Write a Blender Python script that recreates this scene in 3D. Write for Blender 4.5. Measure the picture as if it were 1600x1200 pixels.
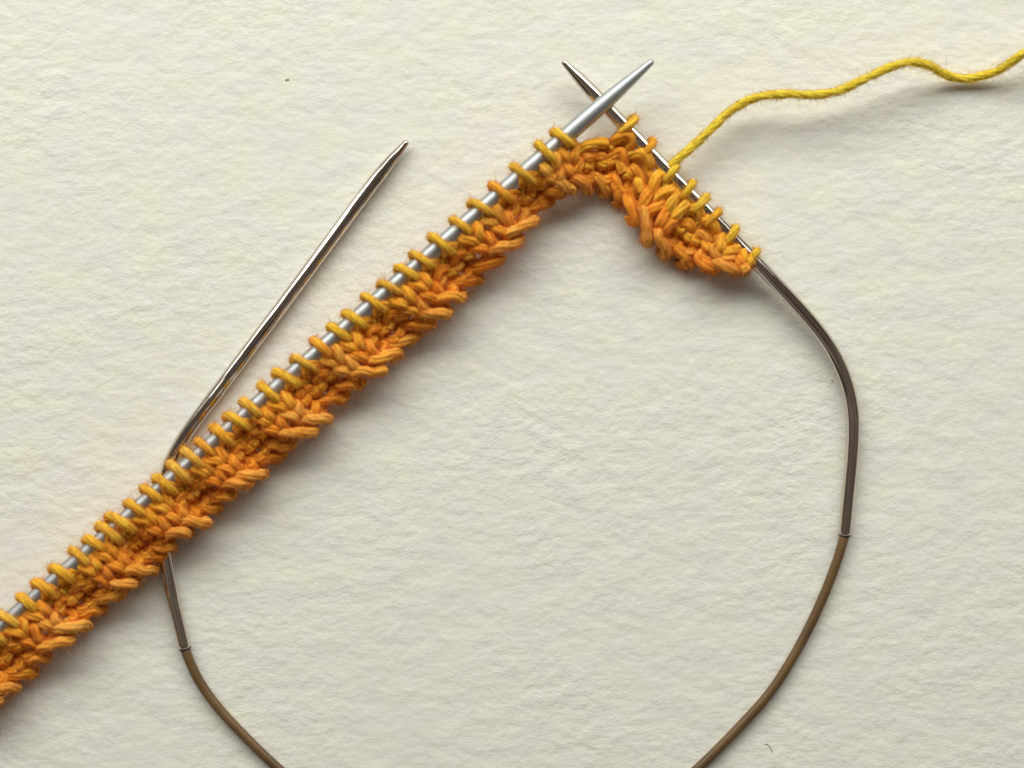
import bpy, math, random
import numpy as np

random.seed(7)
rng = np.random.default_rng(7)
for o in list(bpy.data.objects):
    bpy.data.objects.remove(o)

scene = bpy.context.scene
C = scene.collection
MM = 0.001
CAM_H = 320.0                      # camera height above the paper, mm
FRAME_W = 160.0                    # width of paper in the frame, mm (10 photo pixels = 1 mm)

# ------------------------------------------------------------------ camera
cam_d = bpy.data.cameras.new('camera')
cam = bpy.data.objects.new('camera', cam_d)
C.objects.link(cam)
cam.location = (0, 0, CAM_H * MM)
cam.rotation_euler = (0, 0, 0)
cam_d.sensor_width = 36.0
cam_d.lens = 36.0 * CAM_H / FRAME_W
cam_d.clip_start = 0.01
cam_d.clip_end = 20.0
cam_d.dof.use_dof = True
cam_d.dof.focus_distance = (CAM_H - 1.8) * MM
cam_d.dof.aperture_fstop = 4.0
scene.camera = cam

# ------------------------------------------------------------------ light: one soft window, dim room
world = bpy.data.worlds.new('World')
scene.world = world
world.use_nodes = True
bg = world.node_tree.nodes['Background']
bg.inputs['Color'].default_value = (1.0, 0.90, 0.80, 1)
bg.inputs['Strength'].default_value = 0.16
# a dim room: the ceiling overhead darker than the walls round about
_n, _l = world.node_tree.nodes, world.node_tree.links
_tc = _n.new('ShaderNodeTexCoord'); _sx = _n.new('ShaderNodeSeparateXYZ'); _cr = _n.new('ShaderNodeValToRGB')
_l.new(_tc.outputs['Generated'], _sx.inputs[0]); _l.new(_sx.outputs['Z'], _cr.inputs['Fac']); _nz = _n.new('ShaderNodeTexNoise'); _nz.inputs['Scale'].default_value = 3.2; _nz.inputs['Detail'].default_value = 2.0
_mr = _n.new('ShaderNodeMapRange'); _mx = _n.new('ShaderNodeVectorMath'); _mx.operation = 'SCALE'     # noise added for uneven streaks reflected in the metal, standing for room clutter
_mr.inputs['From Min'].default_value = 0.36; _mr.inputs['From Max'].default_value = 0.64
_mr.inputs['To Min'].default_value = 0.25; _mr.inputs['To Max'].default_value = 1.6
_l.new(_tc.outputs['Generated'], _nz.inputs['Vector']); _l.new(_nz.outputs['Fac'], _mr.inputs['Value'])
_l.new(_cr.outputs['Color'], _mx.inputs[0]); _l.new(_mr.outputs['Result'], _mx.inputs['Scale']); _l.new(_mx.outputs[0], bg.inputs['Color'])
_cr.color_ramp.elements[0].position = 0.0; _cr.color_ramp.elements[0].color = (1.0, 0.90, 0.80, 1)
_cr.color_ramp.elements[1].position = 1.0; _cr.color_ramp.elements[1].color = (0.72, 0.60, 0.50, 1)

win_d = bpy.data.lights.new('window_light', 'AREA')
win_d.shape = 'RECTANGLE'
win_d.size = 1.36
win_d.size_y = 0.34
win_d.energy = 8.9
win_d.color = (0.995, 1.0, 0.955)
win = bpy.data.objects.new('window_light', win_d)
C.objects.link(win)
win.location = (-0.03, 0.51, 0.41)
from mathutils import Vector
win.rotation_euler = (Vector((0.02, 0.0, 0)) - win.location).to_track_quat('-Z', 'Y').to_euler()

scene.view_settings.view_transform = 'Standard'
scene.view_settings.look = 'None'
scene.view_settings.exposure = 0.0
scene.view_settings.gamma = 1.0
scene.view_settings.use_curve_mapping = False
scene.render.engine = 'CYCLES'
scene.render.resolution_x = 1024
scene.render.resolution_y = 768
scene.cycles.max_bounces = 10
scene.cycles.diffuse_bounces = 6


# ------------------------------------------------------------------ helpers
def W(px, py, z):
    """a point of the photograph at height z (mm) above the paper -> world mm"""
    k = (CAM_H - z) / CAM_H
    return np.array([(px - 800.0) / 10.0 * k, (600.0 - py) / 10.0 * k, z])


def spline(P, step=0.22, closed=False):
    """centripetal-ish Catmull-Rom through the points, resampled evenly (mm)"""
    P = np.asarray(P, float)
    a = np.vstack([2 * P[0] - P[1], P, 2 * P[-1] - P[-2]])
    out = []
    for i in range(1, len(a) - 2):
        p0, p1, p2, p3 = a[i - 1], a[i], a[i + 1], a[i + 2]
        t = np.linspace(0, 1, 16, endpoint=False)[:, None]
        out.append(0.5 * ((2 * p1) + (-p0 + p2) * t + (2 * p0 - 5 * p1 + 4 * p2 - p3) * t ** 2
                          + (-p0 + 3 * p1 - 3 * p2 + p3) * t ** 3))
    out.append(P[-1:])
    Q = np.vstack(out)
    d = np.r_[0, np.cumsum(np.linalg.norm(np.diff(Q[:, :3], axis=0), axis=1))]
    n = max(4, int(d[-1] / step) + 1)
    s = np.linspace(0, d[-1], n)
    return np.stack([np.interp(s, d, Q[:, k]) for k in range(Q.shape[1])], 1), s


def frames(Q):
    T = np.gradient(Q, axis=0)
    T /= np.linalg.norm(T, axis=1)[:, None] + 1e-12
    n0 = np.cross(T[0], [0.3, 0.2, 0.93])
    n0 /= np.linalg.norm(n0)
    N = [n0]
    for i in range(1, len(Q)):
        n = N[-1] - T[i] * np.dot(N[-1], T[i])
        N.append(n / (np.linalg.norm(n) + 1e-12))
    N = np.array(N)
    return T, N, np.cross(T, N)


class Mesh:
    def __init__(self):
        self.v, self.f, self.uv, self.n = [], [], [], 0

    def tube(self, Q, r, sides=12, s=None, cap=True, u0=0.0):
        T, N, B = frames(Q)
        r = np.broadcast_to(np.asarray(r, float), (len(Q),))
        a = np.linspace(0, 2 * math.pi, sides, endpoint=False)
        V = (Q[:, None, :] + r[:, None, None] * (np.cos(a)[None, :, None] * N[:, None, :]
                                                + np.sin(a)[None, :, None] * B[:, None, :]))
        if s is None:
            s = np.r_[0, np.cumsum(np.linalg.norm(np.diff(Q, axis=0), axis=1))]
        m, b = len(Q), self.n
        self.v.append(V.reshape(-1, 3))
        i = np.arange(m - 1)[:, None] * sides
        j = np.arange(sides)[None, :]
        k = (j + 1) % sides
        F = np.stack([b + i + j, b + i + k, b + i + sides + k, b + i + sides + j], -1).reshape(-1, 4)
        self.f += F.tolist()
        uu = np.stack([np.broadcast_to(s[:-1, None], (m - 1, sides)), np.broadcast_to(s[:-1, None], (m - 1, sides)),
                       np.broadcast_to(s[1:, None], (m - 1, sides)), np.broadcast_to(s[1:, None], (m - 1, sides))], -1)
        vv = np.stack([np.broadcast_to(j, (m - 1, sides)), np.broadcast_to(j + 1, (m - 1, sides)),
                       np.broadcast_to(j + 1, (m - 1, sides)), np.broadcast_to(j, (m - 1, sides))], -1) / sides
        self.uv.append(np.stack([uu + u0, vv + u0], -1).reshape(-1, 2))
        if cap:
            self.f.append([b + q for q in range(sides)][::-1])
            self.f.append([b + (m - 1) * sides + q for q in range(sides)])
            self.uv.append(np.zeros((2 * sides, 2)))
        self.n += m * sides

    def build(self, name, mat, parent=None, origin=(0, 0, 0), smooth=True):
        V = np.vstack(self.v) * MM
        me = bpy.data.meshes.new(name)
        me.from_pydata((V - np.asarray(origin)).tolist(), [], self.f)
        uvl = me.uv_layers.new(name='UVMap')
        uvl.data.foreach_set('uv', np.vstack(self.uv).astype(np.float32).ravel())
        if smooth:
            me.polygons.foreach_set('use_smooth', np.ones(len(me.polygons), bool))
        me.materials.append(mat)
        me.update()
        o = bpy.data.objects.new(name, me)
        C.objects.link(o)
        o.parent = parent
        if parent is None:
            o.location = origin
        return o


def tag(o, label=None, cat=None, group=None, kind=None):
    if label: o['label'] = label
    if cat: o['category'] = cat
    if group: o['group'] = group
    if kind: o['kind'] = kind
    return o


def empty(name, loc=(0, 0, 0)):
    o = bpy.data.objects.new(name, None)
    o.empty_display_size = 0.01
    C.objects.link(o)
    return o


# ------------------------------------------------------------------ materials
def new_mat(name):
    m = bpy.data.materials.new(name)
    m.use_nodes = True
    nt = m.node_tree
    return m, nt, nt.nodes, nt.links, nt.nodes['Principled BSDF']


def node(N, kind, **kw):
    n = N.new(kind)
    for k, v in kw.items():
        setattr(n, k, v)
    return n


def mat_paper():
    m, nt, N, L, P = new_mat('cold_press_paper')
    P.inputs['Roughness'].default_value = 0.95
    P.inputs['Specular IOR Level'].default_value = 0.15
    tc = node(N, 'ShaderNodeTexCoord')

    def noise(scale, sx, sy, detail, rough, rot=0.0, dist=0.0):
        mp = node(N, 'ShaderNodeMapping')
        mp.inputs['Scale'].default_value = (sx, sy, 1)
        mp.inputs['Rotation'].default_value = (0, 0, rot)
        L.new(tc.outputs['Object'], mp.inputs['Vector'])
        n = node(N, 'ShaderNodeTexNoise')
        n.inputs['Scale'].default_value = scale
        n.inputs['Detail'].default_value = detail
        n.inputs['Roughness'].default_value = rough
        n.inputs['Distortion'].default_value = dist
        L.new(mp.outputs['Vector'], n.inputs['Vector'])
        return n
    a = noise(1000, 0.40, 0.58, 3.5, 0.56, math.radians(-8), 0.0)   # felt marks, wider than tall
    b = noise(1000, 0.15, 0.24, 2.0, 0.5, math.radians(-10))           # broad undulation
    c = noise(1000, 2.4, 3.2, 3.0, 0.65, 0.0)                        # pulp grain
    g = noise(1000, 0.03, 0.04, 2.0, 0.5)                             # the felt pressed harder in places
    gr = node(N, 'ShaderNodeMapRange')
    gr.inputs['From Min'].default_value = 0.3; gr.inputs['From Max'].default_value = 0.7
    gr.inputs['To Min'].default_value = 0.6; gr.inputs['To Max'].default_value = 1.35
    L.new(g.outputs['Fac'], gr.inputs['Value'])
    ag = node(N, 'ShaderNodeMath', operation='MULTIPLY')
    L.new(a.outputs['Fac'], ag.inputs[0]); L.new(gr.outputs['Result'], ag.inputs[1])
    mx = node(N, 'ShaderNodeMath', operation='MULTIPLY_ADD')
    L.new(b.outputs['Fac'], mx.inputs[0]); mx.inputs[1].default_value = 1.1
    L.new(ag.outputs[0], mx.inputs[2])
    mx2 = node(N, 'ShaderNodeMath', operation='MULTIPLY_ADD')
    L.new(c.outputs['Fac'], mx2.inputs[0]); mx2.inputs[1].default_value = 0.10
    L.new(mx.outputs[0], mx2.inputs[2])
    bp = node(N, 'ShaderNodeBump')
    bp.inputs['Strength'].default_value = 1.0
    bp.inputs['Distance'].default_value = 0.00023
    L.new(mx2.outputs[0], bp.inputs['Height'])
    L.new(bp.outputs['Normal'], P.inputs['Normal'])
    d = noise(1000, 0.15, 0.22, 1.5, 0.5)
    cr = node(N, 'ShaderNodeValToRGB')
    e = cr.color_ramp.elements
    e[0].position = 0.33; e[0].color = (0.758, 0.750, 0.690, 1)
    e[1].position = 0.67; e[1].color = (0.782, 0.774, 0.655, 1)
    L.new(d.outputs['Fac'], cr.inputs['Fac'])
    L.new(cr.outputs['Color'], P.inputs['Base Color'])
    return m


def mat_yarn(name, attr=False):
    m, nt, N, L, P = new_mat(name)
    out = N['Material Output']
    if attr:
        src = node(N, 'ShaderNodeAttribute'); src.attribute_name = 'fibre_colour'
    else:
        src = node(N, 'ShaderNodeObjectInfo')
    P.inputs['Roughness'].default_value = 0.75
    P.inputs['Specular IOR Level'].default_value = 0.2
    if not attr:
        P.inputs['Subsurface Weight'].default_value = 0.35
        P.inputs['Subsurface Radius'].default_value = (1.0, 0.5, 0.15)
        P.inputs['Subsurface Scale'].default_value = 0.0006
    P.inputs['Sheen Weight'].default_value = 0.28
    P.inputs['Sheen Roughness'].default_value = 0.5
    col = src.outputs['Color']
    if not attr:
        uv = node(N, 'ShaderNodeUVMap'); uv.uv_map = 'UVMap'
        mp = node(N, 'ShaderNodeMapping')
        mp.inputs['Scale'].default_value = (0.40, 5.0, 1)
        L.new(uv.outputs['UV'], mp.inputs['Vector'])
        n = node(N, 'ShaderNodeTexNoise')
        n.inputs['Scale'].default_value = 1.6
        n.inputs['Detail'].default_value = 4
        n.inputs['Roughness'].default_value = 0.6
        L.new(mp.outputs['Vector'], n.inputs['Vector'])
        # dyed wool: uneven take-up of dye along the fibres
        mr = node(N, 'ShaderNodeMapRange')
        mr.inputs['From Min'].default_value = 0.34; mr.inputs['From Max'].default_value = 0.66
        L.new(n.outputs['Fac'], mr.inputs['Value'])
        deep = node(N, 'ShaderNodeVectorMath', operation='MULTIPLY'); deep.inputs[1].default_value = (0.99, 0.90, 0.75)
        pale = node(N, 'ShaderNodeVectorMath', operation='MULTIPLY_ADD')
        pale.inputs[1].default_value = (0.94, 0.96, 1.0); pale.inputs[2].default_value = (0.055, 0.085, 0.035)
        L.new(col, deep.inputs[0]); L.new(col, pale.inputs[0])
        mc = node(N, 'ShaderNodeMix', data_type='RGBA')
        L.new(mr.outputs['Result'], mc.inputs['Factor'])
        for i_, so in ((6, deep), (7, pale)):
            L.new(so.outputs[0], mc.inputs[i_])
        col = mc.outputs[2]
        bp = node(N, 'ShaderNodeBump')
        bp.inputs['Strength'].default_value = 1.0
        bp.inputs['Distance'].default_value = 0.00020
        L.new(n.outputs['Fac'], bp.inputs['Height'])
        L.new(bp.outputs['Normal'], P.inputs['Normal'])
    L.new(col, P.inputs['Base Color'])
    P.inputs['Sheen Tint'].default_value = (1.0, 0.80, 0.55, 1)
    tr = node(N, 'ShaderNodeBsdfTranslucent')
    L.new(col, tr.inputs['Color'])
    mix = node(N, 'ShaderNodeMixShader')
    mix.inputs['Fac'].default_value = 0.12 if not attr else 0.50
    L.new(P.outputs['BSDF'], mix.inputs[1]); L.new(tr.outputs['BSDF'], mix.inputs[2])
    L.new(mix.outputs['Shader'], out.inputs['Surface'])
    return m


def mat_metal(name, colour, rough, scratch=0.03, aniso=0.0):
    m, nt, N, L, P = new_mat(name)
    P.inputs['Metallic'].default_value = 1.0
    P.inputs['Base Color'].default_value = (*colour, 1)
    tc = node(N, 'ShaderNodeTexCoord')
    n = node(N, 'ShaderNodeTexNoise')
    n.inputs['Scale'].default_value = 700
    n.inputs['Detail'].default_value = 3
    L.new(tc.outputs['Object'], n.inputs['Vector'])
    mr = node(N, 'ShaderNodeMapRange')
    mr.inputs['To Min'].default_value = rough - scratch
    mr.inputs['To Max'].default_value = rough + scratch
    L.new(n.outputs['Fac'], mr.inputs['Value'])
    L.new(mr.outputs['Result'], P.inputs['Roughness'])
    if aniso > 0:                  # fine drawing marks running along the shaft
        uv = node(N, 'ShaderNodeUVMap'); uv.uv_map = 'UVMap'
        mp = node(N, 'ShaderNodeMapping'); mp.inputs['Scale'].default_value = (0.004, 1.0, 1)
        L.new(uv.outputs['UV'], mp.inputs['Vector'])
        n2 = node(N, 'ShaderNodeTexNoise'); n2.inputs['Scale'].default_value = 13; n2.inputs['Detail'].default_value = 2
        L.new(mp.outputs['Vector'], n2.inputs['Vector'])
        bp = node(N, 'ShaderNodeBump'); bp.inputs['Strength'].default_value = 1.0; bp.inputs['Distance'].default_value = aniso
        L.new(n2.outputs['Fac'], bp.inputs['Height']); L.new(bp.outputs['Normal'], P.inputs['Normal'])
    return m


def mat_cable():
    m, nt, N, L, P = new_mat('brown_nylon_cable')
    P.inputs['Base Color'].default_value = (0.17, 0.092, 0.030, 1)
    P.inputs['Roughness'].default_value = 0.42
    P.inputs['Specular IOR Level'].default_value = 0.45
    tc = node(N, 'ShaderNodeTexCoord')
    n = node(N, 'ShaderNodeTexNoise'); n.inputs['Scale'].default_value = 160; n.inputs['Detail'].default_value = 3
    L.new(tc.outputs['Object'], n.inputs['Vector'])
    cr = node(N, 'ShaderNodeValToRGB')
    e = cr.color_ramp.elements
    e[0].position = 0.3; e[0].color = (0.110, 0.062, 0.022, 1)
    e[1].position = 0.7; e[1].color = (0.165, 0.095, 0.034, 1)
    L.new(n.outputs['Fac'], cr.inputs['Fac']); L.new(cr.outputs['Color'], P.inputs['Base Color'])
    return m


def mat_plain(name, colour, rough=0.8):
    m, nt, N, L, P = new_mat(name)
    tc = node(N, 'ShaderNodeTexCoord')
    n = node(N, 'ShaderNodeTexNoise'); n.inputs['Scale'].default_value = 900
    L.new(tc.outputs['Object'], n.inputs['Vector'])
    cr = node(N, 'ShaderNodeValToRGB')
    e = cr.color_ramp.elements
    e[0].color = (*[x * 0.8 for x in colour], 1); e[1].color = (*[min(1, x * 1.2) for x in colour], 1)
    L.new(n.outputs['Fac'], cr.inputs['Fac']); L.new(cr.outputs['Color'], P.inputs['Base Color'])
    P.inputs['Roughness'].default_value = rough
    return m


M_PAPER = mat_paper()
M_YARN = mat_yarn('dyed_wool')
M_FUZZ = mat_yarn('wool_fibre', attr=True)
M_GREY = mat_metal('grey_satin_aluminium', (0.46, 0.485, 0.49), 0.50, 0.05)
M_STEEL = mat_metal('polished_nickel', (0.64, 0.57, 0.50), 0.095, 0.03, 0.00008)
M_CABLE = mat_cable()
M_CRIMP = mat_metal('dark_crimp', (0.14, 0.12, 0.11), 0.5, 0.05)
M_LINT = mat_plain('dark_lint', (0.16, 0.14, 0.12))

# ------------------------------------------------------------------ paper
def make_paper():
    m = bpy.data.meshes.new('paper_sheet')
    hx, hy, t = 0.165, 0.135, 0.0006
    vs = [(-hx, -hy, -t), (hx, -hy, -t), (hx, hy, -t), (-hx, hy, -t), (-hx, -hy, 0), (hx, -hy, 0), (hx, hy, 0), (-hx, hy, 0)]
    fs = [(3, 2, 1, 0), (4, 5, 6, 7), (0, 1, 5, 4), (1, 2, 6, 5), (2, 3, 7, 6), (3, 0, 4, 7)]
    m.from_pydata(vs, [], fs)
    m.materials.append(M_PAPER)
    o = bpy.data.objects.new('paper_sheet', m)
    C.objects.link(o)
    tag(o, 'off-white cold-press watercolour paper under the knitting', kind='structure')
make_paper()

# ------------------------------------------------------------------ straight needle
NEEDLE_R = 1.30
AX0, AX1 = np.array([1021.0, 94.0]), np.array([15.0, 969.0])     # tip and a point of the axis, photo pixels
def needle_z(px):
    return 4.4 + 1.5 * (px - 20.0) / 1000.0
def make_straight():
    L0 = np.linalg.norm(AX1 - AX0)
    d = (AX1 - AX0) / L0
    s = np.r_[np.linspace(0, 6, 7), np.linspace(10, 130, 24), np.linspace(150, L0 + 620, 40)]
    prof_s = [0, 1, 2.5, 4.2, 6, 12, 40, 75, 105, 130]
    prof_r = [0.02, 0.26, 0.40, 0.48, 0.52, 0.58, 0.84, 1.09, 1.25, NEEDLE_R]
    r = np.interp(s, prof_s, prof_r)
    end = s[-1]
    r = np.where(s > end - 1, 1.2, r)
    Q = np.array([W(*(AX0 + d * x), needle_z((AX0 + d * x)[0])) for x in s])
    mb = Mesh()
    mb.tube(Q, r, 40)
    o = mb.build('straight_needle', M_GREY)
    tag(o, 'matt grey metal knitting needle carrying the long row of orange stitches', 'knitting needle')
make_straight()

# ------------------------------------------------------------------ circular needle
TIP_R = 1.07
def z_tip2(px, py):
    return float(np.interp(py, [96, 160, 410, 520, 660, 840], [3.3, 3.15, 2.7, 1.9, 1.25, 1.08]))
def make_circular():
    root = empty('circular_needle')
    tag(root, 'circular knitting needle, shiny bent metal tips joined by a brown cable', 'circular needle')

    def tip(pts, zs, taper_len, label):
        Q, s = spline([W(x, y, z) for (x, y), z in zip(pts, zs)], 0.55)
        for _ in range(60):                                  # a stiff shaft: no wobble between the measured points
            Q[1:-1] = 0.5 * Q[1:-1] + 0.25 * (Q[:-2] + Q[2:])
        # rounded point: extra stations at the very tip
        d0 = (Q[1] - Q[0]) / np.linalg.norm(Q[1] - Q[0])
        extra = np.array([Q[0] + d0 * x for x in (0, .05, .13, .25, .38)])
        Q = np.vstack([extra, Q[1:]])
        s = np.r_[0, np.cumsum(np.linalg.norm(np.diff(Q, axis=0), axis=1))]
        r = np.interp(s, [0, .05, .13, .25, .38, 1.2, taper_len * .55, taper_len * .9, taper_len * 1.05],
                      [.02, .24, .37, .46, .50, .57, .88, 1.03, TIP_R])
        e = s[-1]
        r = r * np.interp(s, [0, e - 14, e - 5, e], [1, 1, 0.93, 0.90])
        mb = Mesh(); mb.tube(Q, r, 36)
        o = mb.build('needle_tip', M_STEEL, root)
        o['label'] = label
        # dark crimp ring at the join
        dr = Q[-1] - Q[-2]; dr /= np.linalg.norm(dr)
        R = np.array([Q[-1] + dr * x for x in (-.10, -.08, .12, .20, .24)])
        mb = Mesh(); mb.tube(R, np.array([.88, .97, .97, .92, .80]), 32)
        c = mb.build('crimp', M_CRIMP, o)
        return Q[-1]

    p1 = [(637, 220), (597, 268), (520, 371), (438, 482), (394, 540), (342, 609), (298, 667), (273, 704), (258, 738), (251, 775),
          (250, 812), (254, 848), (261, 883), (271, 939), (289, 1013)]
    z1 = [1.3, 1.25, 1.2, 1.15, 1.12, 1.1, 1.1, 1.1, 1.1, 1.1, 1.1, 1.1, 1.1, 1.08, 1.05]
    e1 = tip(p1, z1, 6.5, 'free metal tip, bent, pointing away from the stitches')
    p2 = [(879, 95), (935, 154), (1050, 274), (1110, 336), (1183, 411), (1236, 467), (1281, 517), (1311, 563), (1329, 612),
          (1335, 657), (1332, 712), (1326, 775), (1320, 836)]
    e2 = tip(p2, [z_tip2(x, y) for x, y in p2], 6.5, 'bent metal tip threaded through the short row of stitches')
    cab = [(289, 1013), (295, 1030), (313, 1067), (342, 1107), (383, 1151), (435, 1201), (500, 1254), (590, 1305), (680, 1331),
           (762, 1337), (850, 1330), (935, 1303), (1020, 1259), (1090, 1201), (1160, 1131), (1207, 1077), (1247, 1013), (1280, 947),
           (1306, 882), (1320, 836)]
    zs = [1.05, 1.0] + [0.85] * (len(cab) - 4) + [1.0, 1.08]
    Q, s = spline([W(x, y, z) for (x, y), z in zip(cab, zs)], 0.6)
    mb = Mesh(); mb.tube(Q, 0.76, 24)
    o = mb.build('cable', M_CABLE, root)
    o['label'] = 'smooth brown flexible cable'
make_circular()

# ------------------------------------------------------------------ yarn
PLY_N = 5
fuzz_src = []                       # (centre line, tangent, colour, radius) sampled for stray fibres

def yarn(name, pts, parent, colour, r=0.68, pitch=20.0, step=0.26, fuzz=1.0, relief=0.92):
    P = np.asarray(pts, float)
    Q, s = spline(P, step)
    Q = Q[:, :3]
    T, N, B = frames(Q)
    ph = random.uniform(0, 6.28)
    sgn = 1.0
    mb = Mesh()
    rr = r * (1 + 0.07 * np.sin(s * 1.1 + ph) + 0.04 * np.sin(s * 2.9 + 2 * ph))
    for k in range(PLY_N):
        a = ph + k * 2 * math.pi / PLY_N + sgn * 2 * math.pi * s / pitch
        off = rr * random.uniform(0.40, 0.54) * relief
        C_ = Q + off[:, None] * (np.cos(a)[:, None] * N + np.sin(a)[:, None] * B)
        mb.tube(C_, rr * (random.uniform(0.46, 0.57) + 0.12 * (1 - relief)), 8, s=s, u0=random.uniform(0, 50))
    o = mb.build(name, M_YARN, parent)
    o.color = (*colour, 1)
    if fuzz > 0:
        fuzz_src.append((Q, T, N, B, np.array(colour), r, fuzz))
    return o

# needle loops along the straight needle, photo pixels, from its tip
LOOPS = [(877, 212), (852, 236), (817, 271), (781, 297), (753, 324), (720, 351), (687, 378), (657, 402), (635, 423), (609, 448),
         (583, 471), (553, 497), (529, 518), (501, 541), (473, 565), (447, 589), (420, 613), (393, 637), (369, 656), (344, 677),
         (320, 698), (300, 714), (277, 734), (255, 754), (236, 770), (211, 793), (186, 813), (168, 829), (148, 849), (124, 868),
         (94, 892), (68, 917), (42, 941), (12, 966), (-15, 990), (-42, 1014), (-66, 1036), (-92, 1059), (-118, 1081), (-145, 1104)]
# loops along the circular needle, going away from its point, and the edge of the cloth below each
RIGHT_A = [(982, 196), (1012, 233), (1048, 271), (1074, 298), (1094, 319), (1114, 341), (1142, 369), (1174, 402)]
RIGHT_E = [(944, 322), (963, 340), (986, 366), (1006, 396), (1036, 416), (1068, 428), (1114, 432), (1160, 426)]
NR = len(RIGHT_A)
S_HAT = (AX0 - AX1) / np.linalg.norm(AX0 - AX1)          # towards the tip
T_HAT = np.array([-S_HAT[1], S_HAT[0]])                  # towards the edge of the cloth
if T_HAT[1] < 0: T_HAT = -T_HAT
A_, E_, ZA_, ZE_ = [], [], [], []
for (a, e) in zip(RIGHT_A[::-1], RIGHT_E[::-1]):
    A_.append(a); E_.append(e); ZA_.append(z_tip2(*a)); ZE_.append(2.6)
A_.append((930, 216)); E_.append((926, 309)); ZA_.append(3.6); ZE_.append(2.6)      # the turn from one needle to the other
NR += 1
KS = [0.70, 0.74, 0.78, 0.83, 0.88, 0.93, 0.97]
for i, a in enumerate(LOOPS):
    x = np.array(a, float)
    ax = AX0 + np.dot(x - AX0, -S_HAT) * -S_HAT          # onto the needle's axis
    k = KS[i] if i < len(KS) else 1.0 + 0.035 * math.sin(i * 1.7)
    A_.append(tuple(ax)); E_.append(([(906, 306), (886, 310), (868, 318), (847, 342)] + [None] * 99)[i] or tuple(ax + T_HAT * 95 * k + S_HAT * (20 * k)))
    ZA_.append(needle_z(ax[0])); ZE_.append(3.0)
A_, E_, ZA_, ZE_ = map(np.array, (A_, E_, ZA_, ZE_))
NC = len(A_)
IDX = np.where(np.arange(NC) == NR - 1, 2, np.where(np.arange(NC) < NR - 1, np.arange(NC) - NR + 1, np.arange(NC) - NR))                                  # column number: 0 is the loop next to the straight needle's tip
KNIT = np.array([1.0 if (i % 4) in (0, 1) else -1.0 for i in IDX])

def at(c, t, w):
    """column c (float, index into the lists), t mm below the needle (9.5 = edge), w mm in front of the cloth"""
    c = min(max(c, 0), NC - 1)
    xs = np.arange(NC)
    lerp = lambda arr: np.array([np.interp(c, xs, arr[:, 0]), np.interp(c, xs, arr[:, 1])])
    a, e = lerp(A_), lerp(E_)
    za, ze = np.interp(c, xs, ZA_), np.interp(c, xs, ZE_)
    f = t / 9.5
    p = a + (e - a) * f
    rib = np.interp(c, xs, KNIT) * min(1.0, max(0.0, (t - 0.6) / 2.6))
    hump = 0.45 * math.sin(min(1, max(0, f)) ** 0.6 * math.pi)
    z = za + (ze - za) * (f if f > 0 else 0) + hump + w + (0.65 * rib if rib > 0 else 1.15 * rib)
    return W(p[0], p[1], max(z, 0.75))

def jit(s=0.12):
    return random.uniform(-s, s)

ROW = 2.2
def row_stitch(i, t_base, colour, parent, name):
    k = KNIT[i]
    kl = (k + KNIT[max(i - 1, 0)]) / 2
    kr = (k + KNIT[min(i + 1, NC - 1)]) / 2
    wide = random.uniform(0.92, 1.1)
    j = [(jit(.06), jit(.22), jit(.16)) for _ in range(9)]
    prof = [(-0.50, -0.30, -0.50 * kl), (-0.20, -0.02, -0.30 * k), (-0.20, 0.55 * ROW, 0.62 * k), (-0.34, 1.05 * ROW, 0.42 * k),
            (-0.27, 1.40 * ROW, -0.40 * k), (0.0, 1.55 * ROW, -0.62 * k), (0.27, 1.40 * ROW, -0.40 * k), (0.34, 1.05 * ROW, 0.42 * k),
            (0.20, 0.55 * ROW, 0.62 * k), (0.20, -0.02, -0.30 * k), (0.50, -0.30, -0.50 * kr)]
    pts = []
    for q, (dc, v, w) in enumerate(prof):
        e = j[q - 1] if 0 < q < 10 else (0, 0, 0)
        pts.append(at(i + dc * (wide if 0 < q < 10 else 1) + e[0], t_base - v + e[1], w + e[2]))
    return yarn(name, pts, parent, colour, r=0.96 if i < NR else 0.88)

def needle_loop(i, colour, parent):
    right = i < NR
    R = (TIP_R if right else NEEDLE_R) + (0.42 if right else 0.47)
    k = KNIT[i]
    kl = (k + KNIT[max(i - 1, 0)]) / 2
    kr = (k + KNIT[min(i + 1, NC - 1)]) / 2
    a0, a1 = A_[max(i - 1, 0)], A_[min(i + 1, NC - 1)]
    if i == NR: a0 = A_[i] * 2 - A_[i + 1]
    if i == NR - 2: a1 = A_[i] * 2 - A_[i - 1]
    ax = (a1 - a0) / np.linalg.norm(a1 - a0)              # towards growing c
    pp = np.array([-ax[1], ax[0]])
    if np.dot(pp, E_[i] - A_[i]) < 0: pp = -pp
    z0 = ZA_[i]
    sl = random.uniform(0.3, 1.5) * (1.0 if not right else 0.55)
    loose = random.choice([1.0, 1.02, 1.05, 1.08, 1.14]) if not right else 1.0
    base_t = 1.9 + jit(.2)
    pts = [at(i - 0.5, base_t + .3, -.5 * kl), at(i - 0.30, base_t, 0.1 * k)]
    seq = [(12, -0.55), (55, -0.32), (100, -0.05), (145, 0.26), (185, 0.62), (225, 0.80), (265, 0.62), (300, 0.40)]
    for ang, so in seq:
        r = R * loose * random.uniform(0.985, 1.05)
        ph = math.radians(ang)
        px = A_[i] + ax * so * sl * 10 + pp * (r * math.cos(ph)) * 10
        pts.append(W(px[0], px[1], z0 + r * math.sin(ph)))
    pts += [at(i + 0.22, base_t, -0.8), at(i + 0.5, base_t + .3, -.5 * kr)]
    return yarn('needle_loop', pts, parent, colour, r=(0.63 if not right else 0.62) + 0.13 * min(1.0, max(0.0, (i - NR - 6) / 22.0)) + jit(.07))

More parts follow.
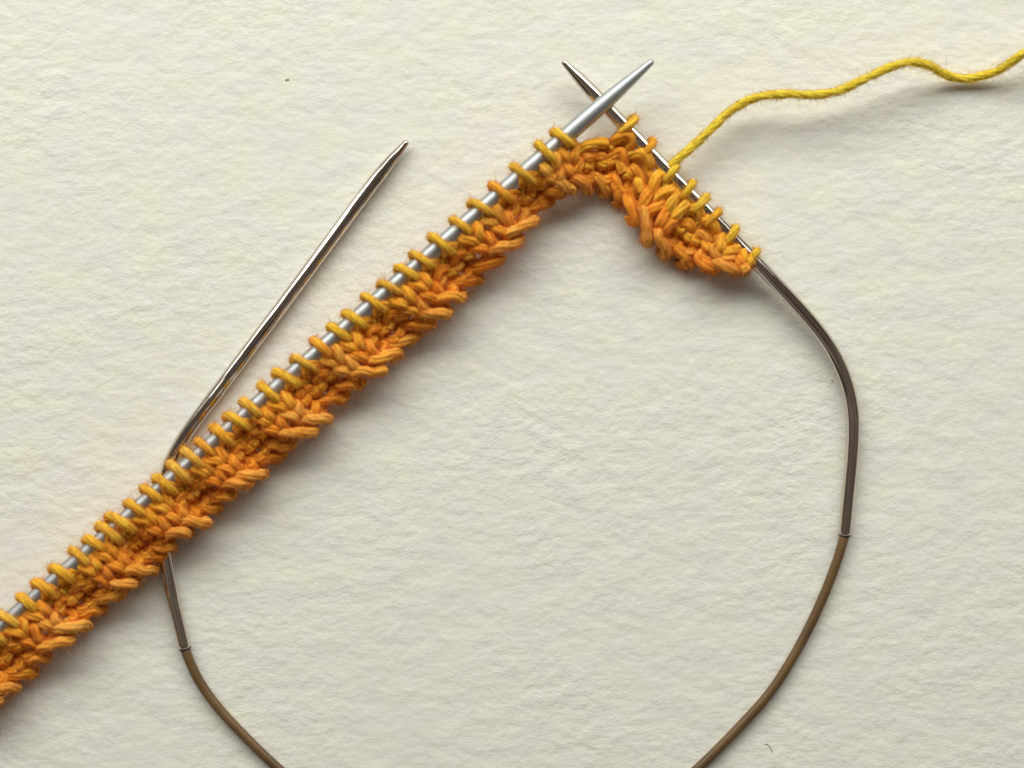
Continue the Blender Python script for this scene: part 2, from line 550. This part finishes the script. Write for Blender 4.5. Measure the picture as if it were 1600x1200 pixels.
def cast_on(i, colour, parent):
    k = KNIT[i]
    up = 0.35 if k > 0 else -0.25
    q = random.uniform(0.62, 1.02)
    lo = (0.0 if k > 0 else -0.30) + jit(.2)
    if i < NR: q *= 1.2; lo -= 0.3
    if NR - 2 <= i <= NR + 1: q *= 0.8; lo -= 0.4
    pts = [(0.50, 7.9, -0.5), (0.22, 7.0, -0.6), (0.08, 6.2, 0.15 + up), (-0.24 * q, 6.9 + .5 * lo, 0.75 + up), (-0.60 * q, 7.7 + lo, 0.75 + up),
           (-0.90 * q, 8.3 + lo, 0.35 + up), (-1.0 * q, 8.5 + lo, -0.45), (-0.78, 8.4 + .5 * lo, -0.85), (-0.50, 7.9, -0.5)]
    P = [at(i + c + (jit(.11) if 0 < n < 8 else 0), t + (jit(.25) if 0 < n < 8 else 0), w + (jit(.15) if 0 < n < 8 else 0)) for n, (c, t, w) in enumerate(pts)]
    return yarn('cast_on_loop', P, parent, colour, r=0.92 if i < NR else 0.86)

def mix(a, b, f):
    return tuple(a[k] * (1 - f) + b[k] * f for k in range(3))

ORANGE, AMBER, YELLOW, GOLD = (0.99, 0.285, 0.006), (0.99, 0.395, 0.010), (0.97, 0.69, 0.030), (0.98, 0.61, 0.024)
PALE = (0.985, 0.52, 0.09)
def shade(base, s=0.10):
    f = random.uniform(1 - s, 1 + s * 0.5)
    c = mix(base, random.choice([ORANGE, AMBER, PALE, base]), random.uniform(0, 0.5))
    return tuple(min(0.98, x * f) for x in c)

def make_knitting():
    root = empty('knitted_strip')
    tag(root, 'narrow strip of orange ribbed knitting in variegated wool with yellow yarn tail', 'knitting')
    for i in range(NC):
        right = i < NR
        f = min(1.0, max(0.0, (i - NR) / 34.0))
        nl = mix(YELLOW, GOLD, 0.25) if (right and i < NR - 3) else mix(GOLD, AMBER, 0.15 + 0.35 * f)
        nm = 'knit_stitch' if KNIT[i] > 0 else 'purl_stitch'
        if i != NR - 1: needle_loop(i, shade(nl, .06), root)
        up = 0.45 * min(1.0, max(0.0, (i - NR - 12) / 10.0))     # worked tighter towards the far end
        row_stitch(i, 4.2 - up, shade(AMBER if not right else mix(GOLD, AMBER, .6)), root, nm)
        row_stitch(i, 6.4 - 0.5 * up, shade(mix(ORANGE, AMBER, .25) if KNIT[i] > 0 else mix(ORANGE, AMBER, .5)), root, nm)
        cast_on(i, shade(mix(ORANGE, PALE, .45) if KNIT[i] > 0 else mix(ORANGE, AMBER, .5)), root)
    # working yarn
    tail = [(1030, 290, 1.6), (1040, 268, 2.6), (1049, 257, 3.6), (1066, 243, 3.6), (1090, 222, 3.4), (1116, 197, 3.6), (1136, 178, 3.9), (1165, 159, 4.6),
            (1195, 150, 5.4), (1232, 147, 6.0), (1277, 148, 5.7), (1315, 140, 5.6), (1352, 123, 6.0), (1394, 104, 6.5), (1424, 97, 5.9),
            (1450, 102, 4.6), (1476, 116, 2.4), (1502, 123, 1.5), (1532, 119, 1.7), (1562, 109, 2.9), (1600, 83, 5.4), (1640, 62, 6.2),
            (1700, 50, 4.5), (1760, 60, 1.5), (1830, 66, 0.8)]
    o = yarn('working_yarn', [W(x, y, max(0.75, z * (0.86 if x > 1120 else 1.0))) for x, y, z in tail], root, (0.98, 0.71, 0.045), r=0.73, pitch=11.0, step=0.3, fuzz=1.1, relief=0.7)
    o['label'] = 'loose yellow working yarn trailing away in waves'

    # stray fibres standing off the yarn
    V, F, COL = [], [], []
    cnt = [0]

    def add(P, rad, cols):
        m, K = P.shape[0], P.shape[1]
        P[:, :, 2] = np.maximum(P[:, :, 2], 0.03)
        tri = np.array([[1, 0, 0], [-.5, .6, .62], [-.5, -.6, -.62]]) * rad
        vv = (P[:, :, None, :] + tri[None, None]).reshape(-1, 3)
        base = cnt[0] + np.arange(m)[:, None, None, None] * K * 3
        s_ = np.arange(K - 1)[None, :, None, None] * 3
        j_ = np.arange(3)
        q_ = np.stack([j_, (j_ + 1) % 3, (j_ + 1) % 3 + 3, j_ + 3], -1)[None, None]
        V.append(vv); F.append((base + s_ + q_).reshape(-1, 4)); cnt[0] += len(vv)
        COL.append(np.repeat(np.c_[cols, np.ones(m)], K * 3, axis=0))

    SEG = 2
    for Q, T, N, B, col, r, fz in fuzz_src:
        L = len(Q) * 0.26
        m = int(L * 44 * fz)                                 # fibres standing off
        idx = rng.integers(0, len(Q), m)
        a = rng.uniform(0, 2 * math.pi, m)
        out = np.cos(a)[:, None] * N[idx] + np.sin(a)[:, None] * B[idx]
        p = Q[idx] + out * (r * 0.9) + T[idx] * rng.uniform(-.13, .13, m)[:, None]
        along = T[idx] * rng.choice([-1, 1], m)[:, None]
        d = out * rng.uniform(0.15, 0.9, m)[:, None] + along * rng.uniform(0.3, 1.0, m)[:, None] + rng.normal(0, .3, (m, 3))
        d /= np.linalg.norm(d, axis=1)[:, None]
        ln = rng.gamma(2.2, 0.32, m).clip(0.25, 3.0)
        curl = rng.normal(0, 0.8, (m, 3))
        pts = [p]
        for k in range(SEG):
            d = d + curl / SEG - 0.14 * out
            d /= np.linalg.norm(d, axis=1)[:, None]
            pts.append(pts[-1] + d * (ln / SEG)[:, None])
        add(np.stack(pts, 1), 0.020, np.clip(col[None] * rng.uniform(.95, 1.05, (m, 1)) + np.array([[0.0, 0.05, 0.015]]), 0, .985))
        m = int(L * 11)                                      # fibres lying along the yarn
        idx = rng.integers(0, max(1, len(Q) - 5), m)
        a = rng.uniform(0, 2 * math.pi, m)
        drift = rng.normal(0.35, 0.25, m)
        lift = rng.uniform(0.90, 1.06, m)
        pts = []
        for k in range(4):
            j = np.minimum(idx + k + (k > 1), len(Q) - 1)
            ak = a + drift * k * 0.5
            lk = lift + (0.05 if k in (1, 2) else -0.04)
            pts.append(Q[j] + (np.cos(ak)[:, None] * N[j] + np.sin(ak)[:, None] * B[j]) * (r * lk)[:, None])
        w = rng.uniform(0, 1, (m, 1))
        cc = col[None] * (0.92 + 0.1 * w) + w * np.array([[0.02, 0.16, 0.07]])
        add(np.stack(pts, 1), 0.026, np.clip(cc, 0, .985))
    V = np.vstack(V) * MM; F = np.vstack(F); COL = np.vstack(COL)
    me = bpy.data.meshes.new('wool_fuzz')
    me.vertices.add(len(V)); me.vertices.foreach_set('co', V.astype(np.float32).ravel())
    me.loops.add(F.size); me.loops.foreach_set('vertex_index', F.astype(np.int32).ravel())
    me.polygons.add(len(F)); me.polygons.foreach_set('loop_start', (np.arange(len(F)) * 4).astype(np.int32))
    me.update(calc_edges=True)
    ca = me.color_attributes.new('fibre_colour', 'FLOAT_COLOR', 'POINT')
    ca.data.foreach_set('color', COL.astype(np.float32).ravel())
    me.materials.append(M_FUZZ)
    o = bpy.data.objects.new('wool_fuzz', me)
    C.objects.link(o); o.parent = root
    tag(o, kind='stuff')
make_knitting()

# ------------------------------------------------------------------ small lint on the paper
def lint(name, pts, r, label, cat):
    Q, s = spline([W(x, y, r + 0.02) for x, y in pts], 0.08)
    mb = Mesh(); mb.tube(Q, r, 6)
    o = mb.build(name, M_LINT)
    tag(o, label, cat)
lint('hair', [(1195, 1163), (1199, 1163), (1203, 1167), (1206, 1172), (1207, 1176)], 0.04,
     'tiny curled dark hair on the paper outside the loop of brown cable', 'hair')
lint('lint_speck', [(446, 126), (449, 124), (452, 125)], 0.06, 'tiny dark speck on bare paper beyond the free bent needle tip', 'speck')
lint('lint_speck', [(1299, 594), (1301, 595), (1302, 597)], 0.05, 'tiny dark speck on paper tucked inside the bend of the needle', 'speck')
